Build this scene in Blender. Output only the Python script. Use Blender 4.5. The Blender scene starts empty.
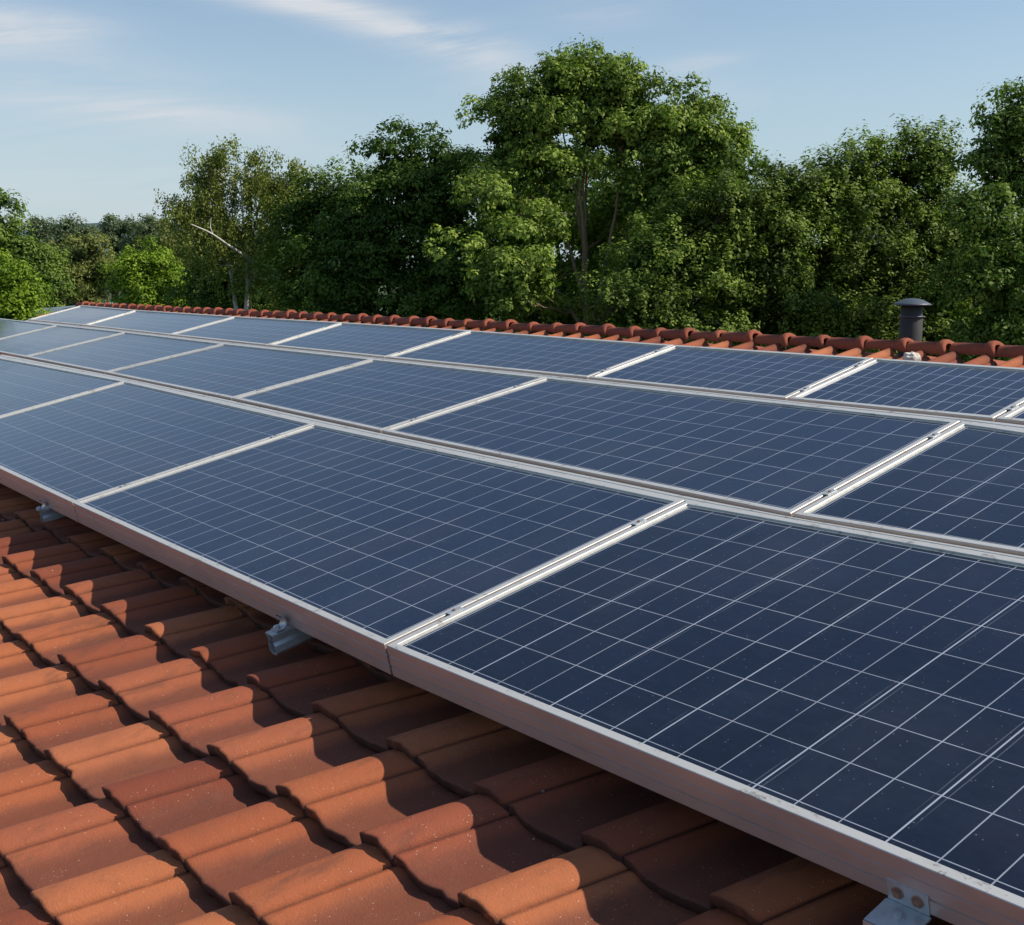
import bpy, math, random
import numpy as np
from mathutils import Matrix, Vector, Quaternion

# ------------------------------------------------------------------ camera
F = 1191.633
RM = np.array([[-0.6233506643, 0.7626975395, 0.1724134925],
               [-0.1256564418, -0.3153339505, 0.9406247702],
               [0.7717800256, 0.5646742093, 0.2924014866]])
O = np.array([-2.2062565, -1.1827942, -1.1144990])          # eye in panel-plane axes (u left, v upslope, w down)
ALPHA = math.atan2(RM[0, 2], RM[0, 1])                        # roof pitch 12.7 degrees
ca, sa = math.cos(ALPHA), math.sin(ALPHA)
GZ = -3.3                                                     # ground level
def r2w(p):                                                   # roof axes (X right, Y upslope, Z off the roof) -> world
    return (p[0], p[1]*ca - p[2]*sa, p[1]*sa + p[2]*ca)
ROOF = Matrix.Rotation(ALPHA, 4, 'X')
CAM = Vector(r2w((-O[0], O[1], -O[2])))
def axis(i):
    return Vector(r2w((-RM[i, 0], RM[i, 1], -RM[i, 2])))
AX, AY, AZ = axis(0), axis(1), axis(2)                        # right, down, forward
scene = bpy.context.scene
cam = bpy.data.cameras.new('camera'); camo = bpy.data.objects.new('camera', cam)
scene.collection.objects.link(camo)
m = Matrix((( AX.x, -AY.x, -AZ.x, CAM.x), (AX.y, -AY.y, -AZ.y, CAM.y), (AX.z, -AY.z, -AZ.z, CAM.z), (0, 0, 0, 1)))
camo.matrix_world = m
cam.sensor_width = 36; cam.lens = F/1024*36; cam.clip_start = 0.05; cam.clip_end = 3000
scene.camera = camo
def U(px, py, w=0.0):                                         # where the sight line through a pixel meets a roof-parallel plane
    r = RM.T @ np.array([(px-512)/F, (py-462.5)/F, 1.0])
    q = O + (w-O[2])/r[2]*r
    return (-q[0], q[1])
def at(px, py, d):                                            # point at depth d (metres ahead of the eye)
    return CAM + AZ*d + AX*((px-512)/F*d) + AY*((py-462.5)/F*d)

# ------------------------------------------------------------------ sun, sky, exposure
S = Vector(r2w((0.85, 1.20, 1.0))).normalized()
EL = math.asin(S.z); AZI = math.atan2(S.x, S.y)
sun = bpy.data.lights.new('sun', 'SUN'); so = bpy.data.objects.new('sun', sun)
scene.collection.objects.link(so)
sun.energy = 5.0; sun.angle = math.radians(0.55); sun.color = (1.0, 0.91, 0.77)
so.rotation_euler = S.to_track_quat('Z', 'Y').to_euler()
w = bpy.data.worlds.new('World'); scene.world = w; w.use_nodes = True
nt = w.node_tree; nt.nodes.clear()
def N(t, tree=None, **k):
    n = tree.nodes.new(t)
    for a, b in k.items(): setattr(n, a, b)
    return n
sky = N('ShaderNodeTexSky', nt, sky_type='NISHITA', sun_disc=False)
sky.sun_elevation = EL; sky.sun_rotation = AZI; sky.air_density = 1.0; sky.dust_density = 0.35; sky.ozone_density = 1.0
bg = N('ShaderNodeBackground', nt); bg.inputs[1].default_value = 0.125
wo = N('ShaderNodeOutputWorld', nt)
tc = N('ShaderNodeTexCoord', nt)
def vmath(tree, op, a, b=None):
    n = N('ShaderNodeVectorMath', tree, operation=op)
    tree.links.new(a, n.inputs[0]) if hasattr(a, 'links') else setattr(n.inputs[0], 'default_value', a)
    if b is not None:
        tree.links.new(b, n.inputs[1]) if hasattr(b, 'links') else setattr(n.inputs[1], 'default_value', b)
    return n.outputs['Value'] if op == 'DOT_PRODUCT' else n.outputs[0]
def fm(tree, op, a, b=None, c=None, clamp=False):
    n = N('ShaderNodeMath', tree, operation=op, use_clamp=clamp)
    for i, x in enumerate((a, b, c)):
        if x is None: continue
        if hasattr(x, 'links'): tree.links.new(x, n.inputs[i])
        else: n.inputs[i].default_value = x
    return n.outputs[0]
def sstep(tree, x, lo, hi):
    n = N('ShaderNodeMapRange', tree, interpolation_type='SMOOTHSTEP')
    tree.links.new(x, n.inputs[0]); n.inputs[1].default_value = lo; n.inputs[2].default_value = hi
    return n.outputs[0]
def noise(tree, vec, scale, detail=4, rough=0.55, dist=0.0, fac=True):
    n = N('ShaderNodeTexNoise', tree)
    if vec is not None: tree.links.new(vec, n.inputs['Vector'])
    n.inputs['Scale'].default_value = scale; n.inputs['Detail'].default_value = detail
    n.inputs['Roughness'].default_value = rough; n.inputs['Distortion'].default_value = dist
    return n.outputs[0] if fac else n.outputs[1]
# cirrus: long thin banks of high cloud at fixed bearings of the sky
G = tc.outputs['Generated']
total = None
for (px, py, hw, hh, ang, amp) in [(400, 30, 160, 15, 14, .62), (300, 4, 150, 12, 8, .5), (480, 62, 80, 30, 20, .4), (100, 104, 170, 20, 5, .85), (15, 24, 70, 18, 0, .8),
                                   (50, 62, 120, 24, 6, .5), (697, 62, 42, 8, -5, .45), (600, 10, 60, 16, 0, .3), (700, 92, 90, 16, 2, .25), (120, 190, 260, 50, 0, .30),
                                   (-500, 60, 300, 60, 5, .5), (1700, 60, 300, 70, 5, .4)]:
    c = (at(px, py, 1.0) - CAM).normalized()
    rt = c.cross(Vector((0, 0, 1))).normalized(); up = rt.cross(c)
    a_ = math.radians(-ang)
    e1 = rt*math.cos(a_) + up*math.sin(a_); e2 = -rt*math.sin(a_) + up*math.cos(a_)
    da = fm(nt, 'MULTIPLY', vmath(nt, 'DOT_PRODUCT', G, tuple(e1)), F/hw)
    db = fm(nt, 'MULTIPLY', vmath(nt, 'DOT_PRODUCT', G, tuple(e2)), F/hh)
    r2 = fm(nt, 'ADD', fm(nt, 'MULTIPLY', da, da), fm(nt, 'MULTIPLY', db, db))
    g = fm(nt, 'MULTIPLY', fm(nt, 'EXPONENT', fm(nt, 'MULTIPLY', r2, -1.1)), amp)
    front = fm(nt, 'GREATER_THAN', vmath(nt, 'DOT_PRODUCT', G, tuple(c)), 0.0)
    g = fm(nt, 'MULTIPLY', g, front)
    total = g if total is None else fm(nt, 'ADD', total, g)
st = N('ShaderNodeMapping', nt, vector_type='TEXTURE')
hd = AX.copy(); hd.z = 0; hd.normalize()
st.inputs['Rotation'].default_value = (0, math.radians(-8), math.atan2(hd.y, hd.x))
st.inputs['Scale'].default_value = (5.0, 5.0, 0.62)
nt.links.new(G, st.inputs['Vector'])
cn = noise(nt, st.outputs[0], 15, 10, 0.66, 1.2)
cn = sstep(nt, cn, 0.22, 0.74)
cl = fm(nt, 'MULTIPLY', total, cn, clamp=True)
cl = fm(nt, 'MULTIPLY', cl, 1.35, clamp=True)
# a little lower-atmosphere whitening above the horizon
mx = N('ShaderNodeMixRGB', nt); mx.blend_type = 'MIX'
sz = N('ShaderNodeSeparateXYZ', nt); nt.links.new(G, sz.inputs[0])
lowf = fm(nt, 'MULTIPLY', fm(nt, 'SUBTRACT', 1.0, sstep(nt, sz.outputs[2], -.02, .28)), .80)
hzm = N('ShaderNodeMixRGB', nt); nt.links.new(lowf, hzm.inputs[0]); nt.links.new(sky.outputs[0], hzm.inputs[1]); hzm.inputs[2].default_value = (3.5, 4.6, 5.4, 1)
nt.links.new(cl, mx.inputs[0]); nt.links.new(hzm.outputs[0], mx.inputs[1]); mx.inputs[2].default_value = (5.3, 5.6, 6.0, 1)
nt.links.new(mx.outputs[0], bg.inputs[0]); nt.links.new(bg.outputs[0], wo.inputs[0])
vs = scene.view_settings
vs.view_transform = 'Standard'; vs.look = 'None'; vs.gamma = 1; vs.use_curve_mapping = False; vs.exposure = 0.0
scene.cycles.max_bounces = 8; scene.cycles.transparent_max_bounces = 8
scene.cycles.caustics_reflective = False; scene.cycles.caustics_refractive = False

# ------------------------------------------------------------------ helpers
def tag(o, label=None, cat=None, group=None, kind=None):
    if label: o['label'] = label
    if cat: o['category'] = cat
    if group: o['group'] = group
    if kind: o['kind'] = kind
    return o
def empty(name, loc, rot=(0, 0, 0)):
    o = bpy.data.objects.new(name, None); o.location = loc; o.rotation_euler = rot
    o.empty_display_size = 0.1
    scene.collection.objects.link(o); return o
def link(name, me, mat, parent=None):
    o = bpy.data.objects.new(name, me); scene.collection.objects.link(o)
    if mat is not None: me.materials.append(mat)
    if parent is not None: o.parent = parent
    return o
class MB:
    def __init__(s): s.v = []; s.f = []; s.sm = []; s.r = []; s.a = []
    def add(s, vs_, fs, smooth=False, rnd=0.5, aux=None):
        b = len(s.v); s.v += [tuple(p) for p in vs_]
        for k, f in enumerate(fs):
            s.f.append(tuple(b+i for i in f)); s.sm.append(smooth); s.r.append(rnd)
    def box(s, x0, x1, y0, y1, z0, z1, **k):
        s.add([(x0, y0, z0), (x1, y0, z0), (x1, y1, z0), (x0, y1, z0), (x0, y0, z1), (x1, y0, z1), (x1, y1, z1), (x0, y1, z1)],
              [(0, 3, 2, 1), (4, 5, 6, 7), (0, 1, 5, 4), (1, 2, 6, 5), (2, 3, 7, 6), (3, 0, 4, 7)], **k)
    def tube(s, pts, rad, n=8, smooth=True, cap=True, rnd=0.5):
        pts = [Vector(p) for p in pts]; rings = []
        for i, p in enumerate(pts):
            d = (pts[min(i+1, len(pts)-1)] - pts[max(i-1, 0)]).normalized()
            q = Vector((0, 0, 1)) if abs(d.z) < .9 else Vector((1, 0, 0))
            e = d.cross(q).normalized(); g = d.cross(e)
            r = rad[i] if hasattr(rad, '__len__') else rad
            rings.append([p + e*(r*math.cos(t)) + g*(r*math.sin(t)) for t in [2*math.pi*k/n for k in range(n)]])
        vs_ = [q for R_ in rings for q in R_]; fs = []
        for i in range(len(pts)-1):
            for k in range(n):
                fs.append((i*n+k, i*n+(k+1) % n, (i+1)*n+(k+1) % n, (i+1)*n+k))
        s.add(vs_, fs, smooth, rnd)
        if cap:
            s.add(rings[0], [tuple(range(n))], False, rnd); s.add(rings[-1], [tuple(reversed(range(n)))], False, rnd)
    def lathe(s, prof, c=(0, 0, 0), n=24, smooth=True):
        vs_ = [(c[0]+r*math.cos(2*math.pi*k/n), c[1]+r*math.sin(2*math.pi*k/n), c[2]+z) for r, z in prof for k in range(n)]
        fs = [(i*n+k, i*n+(k+1) % n, (i+1)*n+(k+1) % n, (i+1)*n+k) for i in range(len(prof)-1) for k in range(n)]
        s.add(vs_, fs, smooth)
    def build(s, name, mat, parent=None):
        me = bpy.data.meshes.new(name); me.from_pydata(s.v, [], s.f)
        me.polygons.foreach_set('use_smooth', s.sm)
        at_ = me.attributes.new('rnd', 'FLOAT', 'FACE'); at_.data.foreach_set('value', s.r)
        me.update()
        return link(name, me, mat, parent)
def mat(name):
    m_ = bpy.data.materials.new(name); m_.use_nodes = True
    t = m_.node_tree; return m_, t, t.nodes['Principled BSDF']
def ramp(tree, x, stops):
    n = N('ShaderNodeValToRGB', tree); tree.links.new(x, n.inputs[0])
    e = n.color_ramp.elements
    e[0].position = stops[0][0]; e[0].color = (*stops[0][1], 1); e[1].position = stops[-1][0]; e[1].color = (*stops[-1][1], 1)
    for p, c in stops[1:-1]:
        q = e.new(p); q.color = (*c, 1)
    return n.outputs[0]
def mix(tree, fac, a, b, bt='MIX'):
    n = N('ShaderNodeMixRGB', tree); n.blend_type = bt
    for i, x in enumerate((fac, a, b)):
        if hasattr(x, 'links'): tree.links.new(x, n.inputs[i])
        elif i == 0: n.inputs[0].default_value = x
        else: n.inputs[i].default_value = (*x, 1)
    return n.outputs[0]
def bump(tree, bs, h, strength, dist=0.01):
    n = N('ShaderNodeBump', tree); n.inputs['Strength'].default_value = strength; n.inputs['Distance'].default_value = dist
    tree.links.new(h, n.inputs['Height']); tree.links.new(n.outputs[0], bs.inputs['Normal'])
def attr(tree, nm, out='Fac'):
    n = N('ShaderNodeAttribute', tree, attribute_name=nm); return n.outputs[out]
def objc(tree): return N('ShaderNodeTexCoord', tree).outputs['Object']

# ------------------------------------------------------------------ materials
def terracotta(name, redder=0.0):
    m_, t, b = mat(name); oc = objc(t); L = t.links.new
    r = attr(t, 'rnd')
    big = noise(t, oc, 5, 5, .6); mid = noise(t, oc, 28, 6, .65); fine = noise(t, oc, 260, 4, .7)
    base = ramp(t, r, [(0, (.21, .052, .028)), (.3, (.34, .094, .039)), (.65, (.42, .128, .050)), (.85, (.46, .152, .064)), (1, (.30, .080, .040))])
    if redder: base = mix(t, redder, base, (.27, .062, .036))
    pan_mask = attr(t, 'pan')
    d = fm(t, 'MULTIPLY', sstep(t, fm(t, 'ADD', fm(t, 'MULTIPLY', pan_mask, .55), fm(t, 'MULTIPLY', big, .75)), .40, .85), .78)
    col = mix(t, d, base, (.165, .055, .034))  # pans and large noise patches take a browner tone
    col = mix(t, fm(t, 'MULTIPLY', sstep(t, mid, .45, .8), .35), col, (.25, .09, .045))
    col = mix(t, fm(t, 'MULTIPLY', sstep(t, fine, .60, .75), .22), col, (.62, .36, .21))
    # pale lichen specks and dark grit
    vo = N('ShaderNodeTexVoronoi', t); L(oc, vo.inputs['Vector']); vo.inputs['Scale'].default_value = 150
    wn = N('ShaderNodeTexWhiteNoise', t); L(vo.outputs['Position'], wn.inputs['Vector'])
    sp = fm(t, 'MULTIPLY', fm(t, 'LESS_THAN', vo.outputs['Distance'], fm(t, 'MULTIPLY_ADD', wn.outputs['Value'], .30, -.12)), fm(t, 'GREATER_THAN', noise(t, oc, 9, 3), .5))
    col = mix(t, fm(t, 'MULTIPLY', sp, .7), col, (.66, .50, .36))
    vo2 = N('ShaderNodeTexVoronoi', t); L(oc, vo2.inputs['Vector']); vo2.inputs['Scale'].default_value = 17
    wn2 = N('ShaderNodeTexWhiteNoise', t); L(vo2.outputs['Position'], wn2.inputs['Vector'])
    s2 = fm(t, 'LESS_THAN', fm(t, 'ADD', vo2.outputs['Distance'], fm(t, 'MULTIPLY', mid, .07)), fm(t, 'MULTIPLY_ADD', wn2.outputs['Value'], .30, -.20))
    col = mix(t, fm(t, 'MULTIPLY', s2, .8), col, (.72, .66, .55))
    # soot and lichen films in long irregular patches
    mp = N('ShaderNodeMapping', t); L(oc, mp.inputs[0]); mp.inputs['Scale'].default_value = (9, 2.6, 2.6); mp.inputs['Location'].default_value = (3, 1, 0)
    stn = noise(t, mp.outputs[0], 1.6, 8, .68)
    col = mix(t, fm(t, 'MULTIPLY', sstep(t, stn, .52, .68), .5), col, (.12, .052, .036))
    col = mix(t, fm(t, 'MULTIPLY', sstep(t, noise(t, oc, 13, 8, .7), .62, .74), fm(t, 'MULTIPLY', attr(t, 'pan'), .45)), col, (.17, .15, .085))
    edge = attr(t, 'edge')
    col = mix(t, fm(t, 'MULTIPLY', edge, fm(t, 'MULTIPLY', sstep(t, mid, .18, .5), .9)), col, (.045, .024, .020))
    L(col, b.inputs['Base Color']); b.inputs['Roughness'].default_value = .78
    b.inputs['Specular IOR Level'].default_value = .3
    h = fm(t, 'ADD', fm(t, 'MULTIPLY', fine, .5), fm(t, 'MULTIPLY', mid, .6))
    bump(t, b, h, .6, .005)
    return m_
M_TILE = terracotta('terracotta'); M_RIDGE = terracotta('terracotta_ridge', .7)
def metal(name, col, rough, met=1.0, stain=.25, sc=20, stretch=None):
    m_, t, b = mat(name); oc = objc(t)
    v = oc
    if stretch:
        mp = N('ShaderNodeMapping', t); t.links.new(oc, mp.inputs[0]); mp.inputs['Scale'].default_value = stretch; v = mp.outputs[0]
    n = noise(t, v, sc, 6, .6)
    c = mix(t, fm(t, 'MULTIPLY', sstep(t, n, .35, .8), stain), col, tuple(x*.45 for x in col))
    t.links.new(c, b.inputs['Base Color']); b.inputs['Metallic'].default_value = met
    r_ = fm(t, 'MULTIPLY_ADD', n, .25, rough-.1); t.links.new(r_, b.inputs['Roughness'])
    bump(t, b, noise(t, v, sc*6, 3), .08, .002)
    return m_
M_STEEL = metal('galvanised_steel', (.60, .64, .67), .36, .55, .45, 30)
M_BOLT = metal('rusted_bolt', (.42, .27, .20), .5, .7, .5, 60)
M_VENT = metal('dark_vent_metal', (.032, .036, .036), .7, .0, .4, 12)
M_CAP = metal('vent_cap_metal', (.09, .11, .135), .5, .3, .3, 12)
def alu():
    m_, t, b = mat('frame_aluminium'); oc = objc(t); L = t.links.new
    mp = N('ShaderNodeMapping', t); L(oc, mp.inputs[0]); mp.inputs['Scale'].default_value = (1, 2.2, 6)
    n = noise(t, mp.outputs[0], 14, 6, .65); n2 = noise(t, oc, 70, 4, .6)
    c = mix(t, fm(t, 'MULTIPLY', sstep(t, n, .42, .75), .5), (.62, .62, .59), (.45, .43, .38))
    c = mix(t, fm(t, 'MULTIPLY', sstep(t, fm(t, 'ADD', fm(t, 'MULTIPLY', n2, .5), fm(t, 'MULTIPLY', n, .5)), .56, .64), .6), c, (.16, .15, .14))
    L(c, b.inputs['Base Color']); b.inputs['Metallic'].default_value = .35
    L(fm(t, 'MULTIPLY_ADD', n, .3, .32), b.inputs['Roughness'])
    bump(t, b, n2, .10, .002)
    return m_
M_ALU = alu()
M_SIDE = metal('frame_side', (.60, .51, .485), .36, .5, .35, 7, (1, 1, 2))
def glass(name, every, faint, ca=(.0034, .0072, .022), cb=(.0080, .0150, .044)):
    m_, t, b = mat(name); L = t.links.new
    uv = N('ShaderNodeUVMap', t, uv_map='cells').outputs[0]
    sx = N('ShaderNodeSeparateXYZ', t); L(uv, sx.inputs[0])
    ln = attr(t, 'linew', 'Vector'); sl = N('ShaderNodeSeparateXYZ', t); L(ln, sl.inputs[0])
    def dist(c, period=1.0):
        q = fm(t, 'DIVIDE', c, period) if period != 1 else c
        fr = fm(t, 'FRACT', fm(t, 'ADD', q, 1000.0))
        return fm(t, 'MULTIPLY', fm(t, 'MINIMUM', fr, fm(t, 'SUBTRACT', 1.0, fr)), period)
    oc = objc(t)
    dx = fm(t, 'LESS_THAN', dist(sx.outputs[0]), sl.outputs[0])
    dy = fm(t, 'LESS_THAN', dist(sx.outputs[1]), sl.outputs[1])
    d3 = fm(t, 'LESS_THAN', dist(sx.outputs[0], every), fm(t, 'MULTIPLY', sl.outputs[0], 1.3))
    # cell id -> slight tone differences, crystal grain
    fl = N('ShaderNodeVectorMath', t, operation='FLOOR'); L(uv, fl.inputs[0])
    wn = N('ShaderNodeTexWhiteNoise', t); L(vmath(t, 'ADD', fl.outputs[0], attr(t, 'seed', 'Vector')), wn.inputs['Vector'])
    vo = N('ShaderNodeTexVoronoi', t); L(oc, vo.inputs['Vector']); vo.inputs['Scale'].default_value = 85
    tone = fm(t, 'ADD', fm(t, 'MULTIPLY', wn.outputs['Value'], .62), fm(t, 'MULTIPLY', N('ShaderNodeSeparateColor', t).outputs[0], 0))
    sc = N('ShaderNodeSeparateColor', t); L(vo.outputs['Color'], sc.inputs[0])
    tone = fm(t, 'ADD', fm(t, 'MULTIPLY', wn.outputs['Value'], .6), fm(t, 'MULTIPLY', sc.outputs[0], .4))
    cell = mix(t, tone, ca, cb)
    purple = fm(t, 'MULTIPLY', sstep(t, noise(t, oc, 3.2, 3), .5, .75), .5)
    cell = mix(t, purple, cell, (.010, .007, .018))
    mp = N('ShaderNodeMapping', t); L(oc, mp.inputs[0]); mp.inputs['Scale'].default_value = (1, 5, 1); mp.inputs['Rotation'].default_value = (0, 0, .12)
    wv = noise(t, mp.outputs[0], 11, 5, .6)
    cell = mix(t, fm(t, 'MULTIPLY', sstep(t, wv, .45, .85), .4), cell, (.014, .022, .042))
    lv = fm(t, 'MULTIPLY_ADD', noise(t, oc, 7, 3), .9, .25)
    line = fm(t, 'MULTIPLY', fm(t, 'MAXIMUM', dx, dy), fm(t, 'MULTIPLY', lv, faint))
    line = fm(t, 'MAXIMUM', line, fm(t, 'MULTIPLY', d3, .8), clamp=True)
    gh = fm(t, 'MULTIPLY', fm(t, 'LESS_THAN', fm(t, 'ABSOLUTE', fm(t, 'SUBTRACT', dist(sx.outputs[0], every), fm(t, 'MULTIPLY_ADD', noise(t, oc, 2.5, 1), .09, .07))), fm(t, 'MULTIPLY', sl.outputs[0], .9)), sstep(t, noise(t, oc, 4, 2), .42, .65))
    cell = mix(t, fm(t, 'MULTIPLY', gh, .16), cell, (.46, .51, .60))
    col = mix(t, line, cell, (.46, .51, .60))
    # dust and bird specks
    vs_ = N('ShaderNodeTexVoronoi', t); L(oc, vs_.inputs['Vector']); vs_.inputs['Scale'].default_value = 110
    w2 = N('ShaderNodeTexWhiteNoise', t); L(vs_.outputs['Position'], w2.inputs['Vector'])
    sp = fm(t, 'LESS_THAN', vs_.outputs['Distance'], fm(t, 'MULTIPLY_ADD', w2.outputs['Value'], .42, -.26))
    col = mix(t, fm(t, 'MULTIPLY', sp, .38), col, (.32, .36, .42))
    dust = sstep(t, noise(t, oc, 1.7, 6, .65), .4, .8)
    col = mix(t, fm(t, 'MULTIPLY', dust, .035), col, (.36, .42, .50))
    L(col, b.inputs['Base Color'])
    L(fm(t, 'MULTIPLY_ADD', dust, .10, .10), b.inputs['Roughness'])
    b.inputs['Sheen Weight'].default_value = .03; b.inputs['Sheen Tint'].default_value = (.45, .65, 1, 1); b.inputs['Sheen Roughness'].default_value = .45; b.inputs['IOR'].default_value = 1.5; b.inputs['Specular IOR Level'].default_value = .5
    bump(t, b, fm(t, 'ADD', fm(t, 'MULTIPLY', wv, .6), noise(t, oc, 40, 2)), .03, .002)
    return m_
M_GLASS = glass('panel_glass', 3.0, .85, (.0026, .0052, .014), (.0060, .0108, .029))
M_GLASS2 = glass('panel_glass_plain', 60.0, .85)

def simple(name, col, rough=.8, sc=8, var=.4, met=0, bmp=.2):
    m_, t, b = mat(name); oc = objc(t); n = noise(t, oc, sc, 6, .6)
    c = mix(t, fm(t, 'MULTIPLY', sstep(t, n, .35, .75), var), col, tuple(x*.5 for x in col))
    t.links.new(c, b.inputs['Base Color']); b.inputs['Roughness'].default_value = rough; b.inputs['Metallic'].default_value = met
    bump(t, b, n, bmp, .01)
    return m_
M_PLASTER = simple('plaster', (.55, .50, .43), .9, 6, .25)
M_BRICK = simple('brickwork', (.30, .13, .08), .9, 12, .5)
M_TIMBER = simple('dark_timber', (.05, .035, .025), .8, 10, .4)
M_WHITE = simple('white_mortar', (.66, .62, .55), .9, 40, .3)
M_SHED = simple('shed_roofing', (.26, .33, .37), .6, 5, .3)
M_GRASS = simple('grass', (.055, .085, .022), .95, .8, .5)
M_ROAD = simple('pale_path', (.3, .28, .25), .95, 3, .3)
def leafmat(name, dark, light, trans=.24, rough=.55):
    m_, t, b = mat(name); L = t.links.new
    r = attr(t, 'rnd')
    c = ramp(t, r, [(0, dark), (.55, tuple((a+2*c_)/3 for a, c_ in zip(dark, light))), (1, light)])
    L(c, b.inputs['Base Color']); b.inputs['Roughness'].default_value = rough; b.inputs['Specular IOR Level'].default_value = .15
    tr = N('ShaderNodeBsdfTranslucent', t); L(mix(t, 1.0, c, (1.0, 1.35, .5), 'MULTIPLY'), tr.inputs[0])
    ms = N('ShaderNodeMixShader', t); ms.inputs[0].default_value = trans
    L(b.outputs[0], ms.inputs[1]); L(tr.outputs[0], ms.inputs[2])
    L(ms.outputs[0], t.nodes['Material Output'].inputs[0])
    return m_
ML = {'maple': leafmat('maple_leaves', (.050, .105, .017), (.34, .43, .080)),
      'dark': leafmat('dark_leaves', (.026, .062, .012), (.13, .21, .034)),
      'hedge': leafmat('hornbeam_leaves', (.018, .042, .009), (.27, .36, .065)),  # dark end deepened: shade low in the hedge is put into the leaf colour
      'birch': leafmat('birch_leaves', (.14, .165, .035), (.28, .31, .075)),
      'olive': leafmat('olive_leaves', (.12, .14, .036), (.24, .26, .075)),  # olive leaves, lightened so the colour carries some distance haze
      'yellow': leafmat('yellow_green_leaves', (.10, .18, .014), (.27, .38, .035)),
      'mid': leafmat('mid_green_leaves', (.036, .080, .014), (.22, .31, .058)),
      'far': leafmat('far_leaves', (.10, .135, .068), (.17, .21, .11))}  # paled leaf colour stands in for haze over the distant trees
M_BARK = simple('bark', (.30, .22, .14), .9, 14, .5)
M_BARKD = simple('dark_bark', (.07, .055, .04), .9, 14, .5)
M_BIRCH = simple('birch_bark', (.62, .58, .52), .7, 9, .35)

# ------------------------------------------------------------------ ground
me = bpy.data.meshes.new('ground')
me.from_pydata([(-900, -900, GZ), (900, -900, GZ), (900, 900, GZ), (-900, 900, GZ)], [], [(0, 1, 2, 3)])
tag(link('ground', me, M_GRASS), kind='structure')
mb = MB(); mb.box(-10.6, 6, -4.4, -2.9, GZ+.002, GZ+.03)
tag(mb.build('path', M_ROAD), kind='structure')
# low wooded hills on the horizon
def hill(cx, cy, rx, ry, h):
    vs_, fs = [], []
    n, k = 40, 8
    for j in range(k+1):
        for i in range(n):
            a = 2*math.pi*i/n; r = 1 - j/k
            z = h*math.cos(r*math.pi/2)**1.2*(1+.12*math.sin(3*a+2)+.08*math.sin(7*a))
            vs_.append((cx+rx*r*math.cos(a), cy+ry*r*math.sin(a), GZ-.5+z))
    for j in range(k):
        for i in range(n): fs.append((j*n+i, j*n+(i+1) % n, (j+1)*n+(i+1) % n, (j+1)*n+i))
    me = bpy.data.meshes.new('hills'); me.from_pydata(vs_, [], fs); me.polygons.foreach_set('use_smooth', [True]*len(fs))
    return me
M_HILL = simple('far_woodland', (.10, .15, .16), 1, .02, .2)  # woodland colour with the blue of distance haze mixed in
h_ = at(100, 240, 620)
tag(link('hills', hill(h_.x, h_.y, 330, 140, 24), M_HILL), kind='structure')

# ------------------------------------------------------------------ house: tiled roof, ridge, walls
E1 = (.2926, .0165); E2 = (.045, .2367); N0 = (-2.235, -.3829+.0564*-2.235*1.0)   # tile lattice in roof axes
BASE = -.200; TOPB = -.178                                                   # pan level below the glass
RIDGE_Y = 2.90
def RY(x): return 2.915+.022*x                                 # the ridge is not quite parallel to the panel rows
LEFT = -9.62; RIGHT = 4.2; EAVE = -2.9
house = empty('house', (0, 0, GZ))
tag(house, 'low house whose orange clay pantile roof carries the array of solar panels', 'house')
def hz(pts): return [(p[0], p[1], p[2]-GZ) for p in pts]       # world -> house local
def prof(s):                                                   # cross section of one pantile, 0..1 along the course
    if s < .015: return .006 + .015*(s/.015)
    if s < .335:
        x = (s-.16)/.175
        return .020 + .031*math.sqrt(max(0, 1-min(1, x*x*.92)))-.003
    if s < .352: return .013
    if s < .68:
        x = (s-.352)/.22
        return .026*(.5+.5*math.cos(math.pi*min(1, max(0, x)**.8)))
    return .004*((s-.68)/.32)**2
SS = [0, .006, .015, .035, .07, .11, .16, .21, .25, .285, .31, .328, .336, .340, .350, .354, .38, .42, .47, .52, .57, .62, .68, .76, .85, .93, 1.0]
random.seed(5)
vs_, fs, rn, pan, edg, smo = [], [], [], [], [], []
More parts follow.
